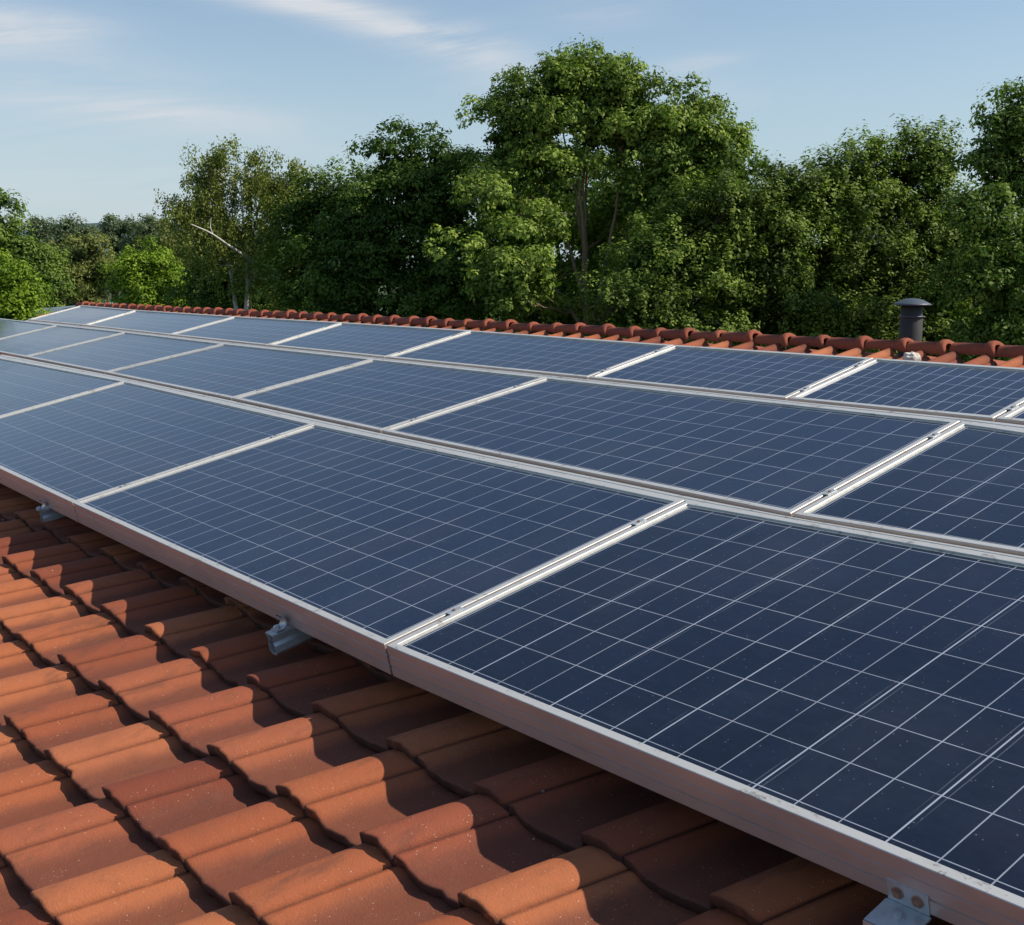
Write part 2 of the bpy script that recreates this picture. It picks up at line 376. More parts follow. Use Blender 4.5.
def tile(ox, oy, e1, e2, rv, jit=1.0, hs=1.0, thick=.027, chip=0, base=BASE):
    b = len(vs_); n = len(SS)
    jz = random.uniform(-.0035, .0035)*jit; jr = random.uniform(-.007, .007)*jit; js = random.uniform(-.011, .011)*jit
    tilt = random.uniform(-.007, .007)*jit
    # rows: (t, dz, edgeflag)
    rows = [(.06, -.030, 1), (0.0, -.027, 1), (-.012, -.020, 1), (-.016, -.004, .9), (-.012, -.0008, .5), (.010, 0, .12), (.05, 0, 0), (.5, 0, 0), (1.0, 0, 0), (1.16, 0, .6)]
    for (t_, dz, ef) in rows:
        for s in SS:
            roll = max(0, 1-abs((s-.17)/.2))
            tt = t_ + (-.035*min(1, roll*2) if t_ < .3 else 0)
            nz = 0
            if t_ < .3: tt += .006*math.sin(s*37+rv*50)+.005*math.sin(s*83+rv*90)
            if chip and t_ < .3: tt += chip*max(0, math.sin(s*23+chip*90)*.5+math.sin(s*61)*.3)
            z = base + prof(s)*hs + thick*(1-t_)*(1 if t_ >= 0 else 1) + dz + jz + tilt*s
            x = ox + s*e1[0] + tt*e2[0] + jr*t_ - js*.3
            y = oy + s*e1[1] + tt*e2[1] + js*(1-min(1, max(0, t_)))
            vs_.append(r2w((x, y, z)))
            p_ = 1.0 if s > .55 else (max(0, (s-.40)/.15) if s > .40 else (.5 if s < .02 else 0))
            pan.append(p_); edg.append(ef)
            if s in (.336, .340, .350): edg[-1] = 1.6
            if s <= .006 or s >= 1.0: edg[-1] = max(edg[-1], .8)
    for r in range(len(rows)-1):
        for i in range(n-1):
            q = b+r*n+i
            fs.append((q, q+1, q+1+n, q+n)); rn.append(rv); smo.append(True)
for c in range(-16, 15):
    for i in range(-30, 30):
        ox = N0[0] + .0 + i*E1[0] + c*E2[0]; oy = -.3829 + .0564*(ox if False else (N0[0]+i*E1[0])) + c*E2[1] + .126*0
        ox2, oy2 = ox, oy
        if ox2 < LEFT or ox2+E1[0] > RIGHT or oy2 < EAVE or oy2 > 2.15: continue
        # keep full detail where it can be seen, all of it cheap enough anyway
        tile(ox2, oy2, E1, E2, random.random(), chip=(random.uniform(.03, .07) if random.random() < .14 else 0))
# narrower top course below the ridge
k = 0
x = -.067-.141*70
while x < RIGHT-.15:
    if x > LEFT:
        tile(x-.02, RY(x)-.48, (.141, 0), (.0, .38), random.random(), jit=.6, hs=1.1, thick=.018, base=TOPB)
    x += .141
me = bpy.data.meshes.new('roof_tiles'); me.from_pydata(hz(vs_), [], fs)
me.polygons.foreach_set('use_smooth', smo)
a = me.attributes.new('rnd', 'FLOAT', 'FACE'); a.data.foreach_set('value', rn)
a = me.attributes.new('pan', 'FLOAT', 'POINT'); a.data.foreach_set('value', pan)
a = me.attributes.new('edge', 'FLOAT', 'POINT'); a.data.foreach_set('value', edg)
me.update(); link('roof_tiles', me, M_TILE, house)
# ridge caps
mb = MB(); random.seed(9)
x = -.176+.192*22
while x > LEFT-.05:
    w_ = .192; jz = random.uniform(-.002, .002); rv = random.random()
    jy = random.uniform(-.006, .006); xj = random.uniform(-.012, .012); sc_ = random.uniform(.92, 1.08)
    n = 12; st_ = [(-w_, .028), (-.05, .031), (-.038, .033), (-.018, .0405), (-.006, .041), (.002, .038), (.003, .026)]
    vv = []
    for (dx_, rr) in st_:
        for q in range(n+1):
            t_ = math.pi*(q/n)*1.12 - .06*math.pi
            vv.append(r2w((x+dx_+(xj if dx_ > -.1 else 0)-.018*math.sin(t_)*(dx_ > -.045), RY(x+dx_)+jy*(dx_+.1)*6+rr*1.12*sc_*math.cos(t_), TOPB+.044+jz+jy*.5+rr*sc_*math.sin(t_))))
    ff = [(i*(n+1)+q, i*(n+1)+q+1, (i+1)*(n+1)+q+1, (i+1)*(n+1)+q) for i in range(len(st_)-1) for q in range(n)]
    mb.add(hz(vv), ff, True, rv)
    x -= w_
mb.build('ridge_tiles', M_RIDGE, house)
# sarking deck, far slope, gables, walls
ry, rz = r2w((0, RIDGE_Y, TOPB-.045))[1:]
def rl(x): return r2w((0, RY(x), TOPB-.045))[1:]
def slab(mb_, y0, z0, y1, z1, th=.05):
    x0, x1 = LEFT+.02, RIGHT-.02; near = y0 < y1 and z0 < z1
    (ya, za), (yb, zb) = rl(x0), rl(x1)
    if near:
        o_ = z1-rz; pp = [(x0, y0, z0), (x1, y0, z0), (x1, yb, zb+o_), (x0, ya, za+o_)]
    else:
        o_ = z0-rz; pp = [(x0, ya, za+o_), (x1, yb, zb+o_), (x1, y1, z1), (x0, y1, z1)]
    mb_.add(hz(pp+[(p[0], p[1], p[2]-th) for p in pp]), [(0, 1, 2, 3), (7, 6, 5, 4), (0, 4, 5, 1), (1, 5, 6, 2), (2, 6, 7, 3), (3, 7, 4, 0)]); return
    mb_.add(hz([(x0, y0, z0), (x1, y0, z0), (x1, y1, z1), (x0, y1, z1), (x0, y0, z0-th), (x1, y0, z0-th), (x1, y1, z1-th), (x0, y1, z1-th)]),
            [(0, 1, 2, 3), (7, 6, 5, 4), (0, 4, 5, 1), (1, 5, 6, 2), (2, 6, 7, 3), (3, 7, 4, 0)])
ey, ez = r2w((0, EAVE+.1, BASE-.035))[1:]
fy = ry + (ry-ey)
mb = MB(); slab(mb, ey, ez-.02, ry, rz-.02); mb.build('roof_deck', M_TIMBER, house)
vs_, fs, rn, pan, edg, smo = [], [], [], [], [], []
# far slope: same pantiles mirrored down the other side
SSf = [0, .02, .08, .16, .25, .33, .36, .5, .68, 1.0]
mb = MB()
ncol = int((RIGHT-LEFT)/.29)
L_ = math.hypot(fy-ry, ez-rz); nr = int(L_/.24)
for c in range(nr):
    for i in range(ncol):
        rv = random.random(); vv = []
        for t_ in (0, 1):
            for s in SSf:
                x_ = LEFT+(i+s)*.29; dn = (c+t_)*.24+.03
                h = prof(s)+.024*t_
                ryx, rzx = rl(x_); vv.append((x_, ryx+dn*ca-.0+h*sa, rzx-dn*sa+.02+h*ca))
        n = len(SSf)
        mb.add(hz(vv), [(j, j+1, n+j+1, n+j) for j in range(n-1)], True, rv)
mb.build('far_roof_slope', M_RIDGE, house)
mb = MB(); slab(mb, ry, rz-.03, fy, ez-.03); mb.build('far_roof_deck', M_TIMBER, house)
wl = MB()
for xx in (LEFT+.25, RIGHT-.5):
    x0, x1 = xx, xx+.25
    P = [(ey+.3, GZ), (fy-.3, GZ), (fy-.3, ez-.06), (rl(xx)[0], rl(xx)[1]-.14), (ey+.3, ez-.03)]
    v_ = [(x0, y, z) for y, z in P]+[(x1, y, z) for y, z in P]
    wl.add(hz(v_), [(0, 1, 2, 3, 4), (9, 8, 7, 6, 5)]+[(i, (i+1) % 5+0, (i+1) % 5+5, i+5) for i in range(5)])
for (a0, a1) in ((ey+.3, ey+.55), (fy-.55, fy-.3)):
    wl.box(LEFT+.502, RIGHT-.502, a0, a1, 0, ez-.06-GZ)
wl.build('wall', M_PLASTER, house)
mb = MB()   # gutter along the near eave
pts = [(.06*math.cos(t_), .06*math.sin(t_)) for t_ in [math.pi+math.pi*k/8 for k in range(9)]]
vv = [(xx, ey-.06+p, ez-.02-GZ+q) for xx in (LEFT, RIGHT) for p, q in pts]
mb.add(vv, [(i, i+1, 9+i+1, 9+i) for i in range(8)], True); mb.build('gutter', M_VENT, house)
# verge board on the left gable
mb = MB()
mb.add(hz([r2w(p) for p in [(LEFT-.02, EAVE, BASE-.10), (LEFT+.01, EAVE, BASE-.10), (LEFT+.01, RY(LEFT), BASE-.10), (LEFT-.02, RY(LEFT), BASE-.10),
       (LEFT-.02, EAVE, BASE+.035), (LEFT+.01, EAVE, BASE+.035), (LEFT+.01, RY(LEFT), BASE+.035), (LEFT-.02, RY(LEFT), BASE+.035)]]),
       [(0, 3, 2, 1), (4, 5, 6, 7), (0, 1, 5, 4), (1, 2, 6, 5), (2, 3, 7, 6), (3, 0, 4, 7)])
mb.build('verge_board', M_WHITE, house)
# broken pale tile end with mortar below the ridge
bx, by = U(911, 354, .10)
import bmesh
bm = bmesh.new(); bmesh.ops.create_icosphere(bm, subdivisions=3, radius=1)
for v in bm.verts:
    n_ = 1+.18*math.sin(v.co.x*5+1)*math.cos(v.co.y*6)+.1*math.sin(v.co.z*11)
    v.co = Vector((v.co.x*.030*n_, v.co.y*.035*n_, v.co.z*.026*n_))
me = bpy.data.meshes.new('mortar'); bm.to_mesh(me); bm.free()
o = link('mortar', me, M_WHITE, house); p = r2w((bx, by, -.118)); o.location = (p[0], p[1], p[2]-GZ); o['label'] = 'chipped pale lump of mortar under the ridge tiles'

# ------------------------------------------------------------------ solar panels
def off(P, d):                                                 # inset a quad by d on every side (2D)
    n = len(P); out = []
    for i in range(n):
        a0 = Vector(P[i-1]); b0 = Vector(P[i]); c0 = Vector(P[(i+1) % n])
        d1 = (b0-a0).normalized(); d2 = (c0-b0).normalized()
        n1 = Vector((-d1.y, d1.x)); n2 = Vector((-d2.y, d2.x))
        p1 = b0+n1*d; p2 = b0+n2*d
        den = d1.x*d2.y-d1.y*d2.x
        t_ = ((p2.x-p1.x)*d2.y-(p2.y-p1.y)*d2.x)/den
        out.append(tuple(p1+d1*t_))
    return out
HF = .078
NC = {}
def panel(BL, BR, TR, TL, cols, rows, label, gmat, seed, clamps=(.2, .82), gap=.0045):
    """corners in roof axes, anticlockwise from bottom left"""
    Q = off([BL, BR, TR, TL], gap)
    cx = sum(p[0] for p in Q)/4; cy = sum(p[1] for p in Q)/4
    root = empty('solar_panel', r2w((cx, cy, -HF)), (ALPHA, 0, 0))
    tag(root, label, 'solar panel', 'solar panels on the tiled roof')
    Q = [(p[0]-cx, p[1]-cy) for p in Q]
    rings = [(.034, 0), (.001, 0), (0, .001), (0, .0235), (.0025, .0245), (.0025, .0265), (0, .0275), (0, .049), (.002, .050), (.002, .052), (0, .053),
             (0, HF-.0012), (.0012, HF), (.0175, HF), (.0185, HF-.0015), (.0185, HF-.0045), (.0235, HF-.0045), (.0245, HF-.009)]
    mb_ = MB(); R_ = [off(Q, d) if d else Q for d, z in rings]
    for i in range(len(rings)-1):
        A_ = [(*p, rings[i][1]) for p in R_[i]]; B_ = [(*p, rings[i+1][1]) for p in R_[i+1]]
        mb_.add(A_+B_, [(j, (j+1) % 4, 4+(j+1) % 4, 4+j) for j in range(4)])
    fo = mb_.build('frame', M_ALU, root); fo.data.materials.append(M_SIDE)
    for k_ in range(11*4): fo.data.polygons[k_].material_index = 1
    G_ = off(Q, .0236); zt, zb = HF-.0062, HF-.014
    nx, ny = 8, 5
    vv, uvv = [], []
    for j in range(ny+1):
        for i in range(nx+1):
            s, t_ = i/nx, j/ny
            b_ = Vector(G_[0]).lerp(Vector(G_[1]), s); tp = Vector(G_[3]).lerp(Vector(G_[2]), s); q = b_.lerp(tp, t_)
            vv.append((q.x, q.y, zt)); mgx = .10; uvv.append((-mgx+s*(cols+2*mgx), -.10+t_*(rows+.2)))
    ff = [(j*(nx+1)+i, j*(nx+1)+i+1, (j+1)*(nx+1)+i+1, (j+1)*(nx+1)+i) for j in range(ny) for i in range(nx)]
    nb = len(vv); vv += [(*p, zb) for p in G_]; uvv += [(.5, .5)]*4
    ff.append((nb+3, nb+2, nb+1, nb))
    me = bpy.data.meshes.new('glass'); me.from_pydata(vv, [], ff)
    ul = me.uv_layers.new(name='cells')
    for lp in me.loops: ul.data[lp.index].uv = uvv[lp.vertex_index]
    W_ = (Vector(G_[1])-Vector(G_[0])).length/cols; H_ = (Vector(G_[3])-Vector(G_[0])).length/rows
    a_ = me.attributes.new('linew', 'FLOAT_VECTOR', 'POINT'); a_.data.foreach_set('vector', [(.0012 if gmat is M_GLASS else .0015)/W_, .0011/H_, 0]*len(vv))
    a_ = me.attributes.new('seed', 'FLOAT_VECTOR', 'POINT'); a_.data.foreach_set('vector', [seed*13.0, seed*7.0, 0]*len(vv))
    link('glass', me, gmat, root)
    # mid clamps bridging the joint on the right-hand side
    for t_ in clamps:
        p = Vector(Q[1]).lerp(Vector(Q[2]), t_); d = (Vector(Q[2])-Vector(Q[1])).normalized(); sx_ = Vector((d.y, -d.x))
        mb_ = MB(); c0 = p+sx_*gap
        def cp(a, b, z): q = c0+sx_*a+d*b; return (q.x, q.y, z)
        for (ha, hb, z0, z1) in ((.0085, .019, HF+.0010, HF+.0030),):
            mb_.add([cp(-ha, -hb, z0), cp(ha, -hb, z0), cp(ha, hb, z0), cp(-ha, hb, z0), cp(-ha, -hb, z1), cp(ha, -hb, z1), cp(ha, hb, z1), cp(-ha, hb, z1)],
                    [(0, 3, 2, 1), (4, 5, 6, 7), (0, 1, 5, 4), (1, 2, 6, 5), (2, 3, 7, 6), (3, 0, 4, 7)])
        cl_ = mb_.build('clamp', M_STEEL, root)
        b2 = MB(); b2.lathe([(.0045, HF+.0031), (.0045, HF+.0055), (.0035, HF+.0060), (0, HF+.0060)], (c0.x, c0.y, 0), 6, False)
        b2.build('bolt', M_BOLT, cl_)
    return root
def ext(p_from, p_to, vt):                                     # carry a joint on along its own line to height vt
    a_ = np.array(U(*p_from)); b_ = np.array(U(*p_to)); t_ = (vt-a_[1])/(b_[1]-a_[1]); return tuple(a_+(b_-a_)*t_)
a0b, a0t = U(383.5, 645.5), U(686.5, 499.8)
a1b, a1t = U(71.5, 503), U(316.5, 422.8)
a2t = U(127, 380.5); a2b = ext((127, 380.5), (0, 416), .0)
a3b, a3t = (-6.55, .0), (-6.60, 1.0)
e1 = np.array(U(1024, 911)); e0 = np.array(a0b); t_ = (2.02)/(e1[0]-e0[0]); amb = tuple(e0+(e1-e0)*t_)
e1 = np.array(U(1024, 559)); e0 = np.array(a0t); t_ = (2.02)/(e1[0]-e0[0]); amt = tuple(e0+(e1-e0)*t_)
row1 = [(a3b, a3t), (a2b, a2t), (a1b, a1t), (a0b, a0t), (amb, amt)]
b0b, b0t = U(791, 514), U(962, 420.5); b1b, b1t = U(380, 430.5), U(548, 376.5)
b2b, b2t = U(230.5, 398), U(375, 358.3); b3b, b3t = U(103.5, 372), U(226, 343)
b4b, b4t = U(23.4, 356.5), U(127, 331.5); b5t = U(58.6, 324.5); b5b = ext((58.6, 324.5), (0, 338.5), b4b[1])
b6b, b6t = (-9.3, b4b[1]), (-9.35, b5t[1])
e1 = np.array(U(1024, 553)); e0 = np.array(b0b); t_ = 2.0/(e1[0]-e0[0]); bmb = tuple(e0+(e1-e0)*t_)
e1 = np.array(U(1024, 429.5)); e0 = np.array(b0t); t_ = 2.0/(e1[0]-e0[0]); bmt = tuple(e0+(e1-e0)*t_)
row2 = [(b6b, b6t), (b5b, b5t), (b4b, b4t), (b3b, b3t), (b2b, b2t), (b1b, b1t), (b0b, b0t), (bmb, bmt)]
c6b, c6t = U(27, 319.5), U(82, 305); c5b, c5t = U(83, 325), U(137, 309.7); c4b, c4t = U(168, 334.5), U(236, 316)
c3b, c3t = U(266, 345), U(343, 322); c2b, c2t = U(384, 357), U(472, 330); c1b, c1t = U(587, 377.3), U(675, 344.5)
c0b, c0t = U(786, 398.2), U(875, 357.5)
cmb = U(993.5, 419-.5); cmt = ext((993.5, 418.5), (1024, 402), c0t[1]+.0)
czb, czt = (cmb[0]+1.7, cmb[1]), (cmt[0]+1.7, cmt[1])
row3 = [(c6b, c6t), (c5b, c5t), (c4b, c4t), (c3b, c3t), (c2b, c2t), (c1b, c1t), (c0b, c0t), (cmb, cmt), (czb, czt)]
LAB1 = ['solar panel of the front row cut off by the left edge of the photo', 'front-row solar panel above the far left rail end, second from the left',
        'front-row solar panel directly left of the closest panel, above the grey rail end',
        'closest and largest solar panel, front right corner, with the bolted bracket under its edge']
LAB2 = ['farthest left solar panel of the middle row, cut off by the left edge', 'middle-row solar panel second from the left end, pale with reflected sky',
        'middle-row solar panel third from the left end', 'middle-row solar panel fourth from the left end', 'middle-row solar panel fifth from the left end, behind the gap of the front row',
        'wide middle-row solar panel near the centre of the array, second from the right', 'middle-row solar panel cut off by the right edge, behind the closest panel']
LAB3 = ['last solar panel of the top row, at the far left end by the ridge', 'top-row solar panel second from the far left end', 'top-row solar panel third from the far left end',
        'top-row solar panel fourth from the far left end', 'top-row solar panel in the middle of the row below the ridge', 'top-row solar panel third from the right, left of the vent pipe',
        'top-row solar panel below the black vent pipe', 'sliver of a top-row solar panel at the right edge of the photo']
COL1 = [24, 20, 20, 24]; COL2 = [16, 16, 15, 16, 14, 18, 22]; COL3 = [12, 14, 13, 12, 14, 12, 13, 16]
sd = 1
for (row, cols, labs, rows_, mats) in ((row1, COL1, LAB1, 7, [M_GLASS2]*3+[M_GLASS]), (row2, COL2, LAB2, 6, [M_GLASS2]*6+[M_GLASS]), (row3, COL3, LAB3, 5, [M_GLASS2]*8)):
    for i in range(len(row)-1):
        (l0, l1), (r0, r1) = row[i], row[i+1]
        panel(l0, r0, r1, l1, cols[i], rows_, labs[i], mats[i], sd, clamps=(.2, .82) if i < len(row)-2 else ()); sd += 1

# aluminium cover strips lying in the joints between the rows
def poly(pts, x):
    pts = sorted(pts); xs = [p[0] for p in pts]; ys = [p[1] for p in pts]; return float(np.interp(x, xs, ys))
for lo, hi, lab in (([t[1] for t in row1], [t[0] for t in row2], 'long aluminium strip in the joint between the front row and the middle row of panels'),
                    ([t[1] for t in row2], [t[0] for t in row3], 'long aluminium strip in the joint between the middle row and the top row of panels')):
    x0 = max(min(p[0] for p in lo), min(p[0] for p in hi))+.01; x1 = min(max(p[0] for p in lo), max(p[0] for p in hi))-.01
    root = empty('joint_strip', r2w((x0, poly(lo, x0), -.02)), (ALPHA, 0, 0)); tag(root, lab, 'metal strip', 'strips between the panel rows')
    mb = MB(); n_ = 120; vv = []
    for i in range(n_+1):
        x_ = x0+(x1-x0)*i/n_; ya = poly(lo, x_)+.0015; yb = poly(hi, x_)-.006; ym = max(ya+.004, ya+(yb-ya)*.74)
        X0 = x_-x0; Y0 = ya-poly(lo, x0); Y1 = ym-poly(lo, x0)
        vv += [(X0, Y0, .006), (X0, Y0, .016), (X0, Y0+(Y1-Y0)*.3, .016), (X0, Y0+(Y1-Y0)*.34, .0155), (X0, Y0+(Y1-Y0)*.5, .0155), (X0, Y0+(Y1-Y0)*.54, .017), (X0, Y1, .017), (X0, Y1, .006)]
    ff = [(i*8+k, i*8+(k+1) % 8, (i+1)*8+(k+1) % 8, (i+1)*8+k) for i in range(n_) for k in range(8)]
    mb.add(vv, [tuple(reversed(f_)) for f_ in ff]); mb.build('profile', M_ALU, root)

# ------------------------------------------------------------------ mounting rails
def rail(xr, y0, y1, label, kind):
    root = empty('mounting_rail', r2w((xr, y0, -.112)), (ALPHA, 0, 0)); tag(root, label, 'rail', 'rails under the panels')
    # hollow section with a waist, open top slot
    o_ = [(-.020, .034), (.020, .034), (.020, .028), (.012, .016), (.012, .010), (.019, .002), (.019, -.016), (.012, -.024), (-.012, -.024), (-.019, -.016), (-.019, .002), (-.012, .010), (-.012, .016), (-.020, .028)]
    i_ = [(x_*.86, .005+(z_-.005)*.88) for x_, z_ in o_]
    n = len(o_); L2 = y1-y0
    mb_ = MB()
    V_ = [(x_, 0, z_) for x_, z_ in o_]+[(x_, 0, z_) for x_, z_ in i_]+[(x_, L2, z_) for x_, z_ in o_]+[(x_, L2, z_) for x_, z_ in i_]
    fs_ = []
    for k in range(n):
        q = (k+1) % n
        fs_ += [(k, q, n+q, n+k), (q, k, 2*n+k, 2*n+q), (n+k, n+q, 3*n+q, 3*n+k), (2*n+k, 3*n+k, 3*n+q, 2*n+q)]
    mb_.add(V_, fs_); mb_.build('profile', M_STEEL, root)
    if kind == 'hook':                                         # curved end clamp gripping the frame from below
        mb_ = MB(); pth = [(.004, .0355), (.020, .0358), (.030, .039), (.036, .046), (.038, .056), (.034, .066), (.026, .070)]
        sh0 = poly([t[0] for t in row1], xr)-y0-.041; pth = [(a+sh0, b) for a, b in pth]
        hw = .016; th = .0035; V_ = []
        for k, (yy, zz) in enumerate(pth):
            a_ = pth[max(0, k-1)]; b_ = pth[min(len(pth)-1, k+1)]; d = Vector((b_[0]-a_[0], b_[1]-a_[1])).normalized(); nn = (-d.y*th, d.x*th)
            V_ += [(-hw, yy, zz), (hw, yy, zz), (hw, yy+nn[0], zz+nn[1]), (-hw, yy+nn[0], zz+nn[1])]
        fs_ = [(0, 1, 2, 3)]
        for k in range(len(pth)-1):
            for j in range(4): fs_.append((4*k+j, 4*k+(j+1) % 4, 4*k+4+(j+1) % 4, 4*k+4+j))
        mb_.add(V_, fs_, True)
        h = mb_.build('end_clamp', M_STEEL, root)
        b2 = MB(); b2.lathe([(.009, .039), (.009, .046), (.007, .0475), (0, .0475)], (0, .012+sh0, 0), 6, False); b2.build('bolt', M_STEEL, h)
    return root
ru = U(272, 646, .112); rail(ru[0], ru[1], 2.30, 'grey steel rail end with a curved clamp under the centre front panel', 'hook')
ru = U(42, 518.5, .112); rail(ru[0], ru[1], 2.30, 'grey steel rail end poking out at the far left panel joint', 'hook')
for xr in (-5.2, -7.6): pass
# angle bracket bolted to the front frame
fy0 = np.array(a0b)+(np.array(amb)-np.array(a0b))*((1.36+a0b[0]*0)/2.02)
bx_, by_ = fy0[0]-.058, fy0[1]
by_ += .004
root = empty('frame_bracket', r2w((bx_, by_, -.080)), (ALPHA, 0, math.atan2(amb[1]-a0b[1], amb[0]-a0b[0])))
tag(root, 'zinc angle bracket with two bolts fixed to the front edge of the closest panel', 'bracket')
mb = MB()
mb.box(-.033, .033, -.0030, -.0002, .000, .034)                 # upright plate
pl = mb.build('upright_plate', M_STEEL, root)
mb = MB(); mb.box(-.036, .036, -.060, -.0032, -.0035, -.0005)
sh = [(-.036, -.060, -.0035), (.036, -.060, -.0035), (.036, -.063, -.030), (-.036, -.063, -.030), (-.036, -.0625, -.0005), (.036, -.0625, -.0005), (.036, -.066, -.030), (-.036, -.066, -.030)]
mb.add(sh, [(0, 1, 2, 3), (7, 6, 5, 4), (0, 4, 5, 1), (1, 5, 6, 2), (2, 6, 7, 3), (3, 7, 4, 0)])
sf = mb.build('shelf_plate', M_STEEL, root)
for xx in (-.016, .016):
    b2 = MB(); b2.tube([(xx, -.0031, .017), (xx, -.0045, .017)], [.0095, .0095], 16, False)
    b2.tube([(xx, -.0046, .017), (xx, -.0095, .017)], [.0062, .0056], 6, False); b2.build('bolt', M_BOLT, pl)
b2 = MB(); b2.lathe([(.0095, -.0004), (.0095, .0012), (.0062, .0013), (.0058, .006), (0, .006)], (0, -.030, 0), 12, False); b2.build('bolt', M_STEEL, sf)

# ------------------------------------------------------------------ vent pipe behind the ridge
D_ = 5.05
pv = at(912.5, 297, D_)
base = Vector((pv.x, pv.y, 0))
dn = (base.y-ry)/ca if base.y > ry else .1
zb = rz - dn*sa - .05
vent = empty('roof_vent', (pv.x, pv.y, zb)); tag(vent, 'dark metal vent pipe with a mushroom cap behind the roof ridge', 'vent pipe')
s_ = D_/F; H_ = pv.z - zb
mb = MB(); mb.lathe([(11.2*s_, 0), (11.2*s_, H_-20*s_), (10.6*s_, H_-19*s_), (10.6*s_, H_-8*s_), (0, H_-8*s_)], n=28)
mb.build('pipe', M_VENT, vent)
mb = MB(); mb.lathe([(12.3*s_, H_-20*s_), (12.9*s_, H_-19.5*s_), (12.9*s_, H_-18.8*s_), (11.2*s_, H_-18.6*s_)], n=28); mb.build('collar', M_CAP, vent)
mb = MB(); mb.lathe([(10*s_, H_-8*s_), (18.4*s_, H_-8.0*s_), (19*s_, H_-7.5*s_), (16.5*s_, H_-6*s_), (11.5*s_, H_-3.4*s_), (6*s_, H_-1.6*s_), (0, H_-1.2*s_)], n=32); mb.build('cap', M_CAP, vent)
mb = MB(); mb.lathe([(26*s_, .015), (24*s_, .03), (15*s_, .06), (12.6*s_, .11)], n=24); mb.build('flashing', M_VENT, vent)

# ------------------------------------------------------------------ trees
rng = np.random.default_rng(3)
RT = np.array(AX); FW = np.array((AZ.x, AZ.y, 0)); FW /= np.linalg.norm(FW)
def leaves_mesh(C_, Nn, L_, rnd, drp=0.0, aspect=.55):
    """rhombic leaves: centres C_, normals Nn, length L_"""
    n = len(C_)
    ref = rng.normal(size=(n, 3)); ref[:, 2] -= drp
    t1 = np.cross(Nn, ref); t1 /= np.linalg.norm(t1, axis=1)[:, None]+1e-9
    t2 = np.cross(Nn, t1)
    if drp: t1, t2 = t2, t1
    l = L_[:, None]
    V = np.stack([C_-t1*l*.5, C_+t2*l*aspect*.5+Nn*l*.08, C_+t1*l*.5, C_-t2*l*aspect*.5+Nn*l*.08], 1).reshape(-1, 3)
    me = bpy.data.meshes.new('crown')
    me.vertices.add(4*n); me.vertices.foreach_set('co', V.ravel())
    me.loops.add(4*n); me.loops.foreach_set('vertex_index', np.arange(4*n, dtype=np.int32))
    me.polygons.add(n); me.polygons.foreach_set('loop_start', np.arange(0, 4*n, 4, dtype=np.int32))
    me.update(calc_edges=True)
    a_ = me.attributes.new('rnd', 'FLOAT', 'FACE'); a_.data.foreach_set('value', rnd)
    return me
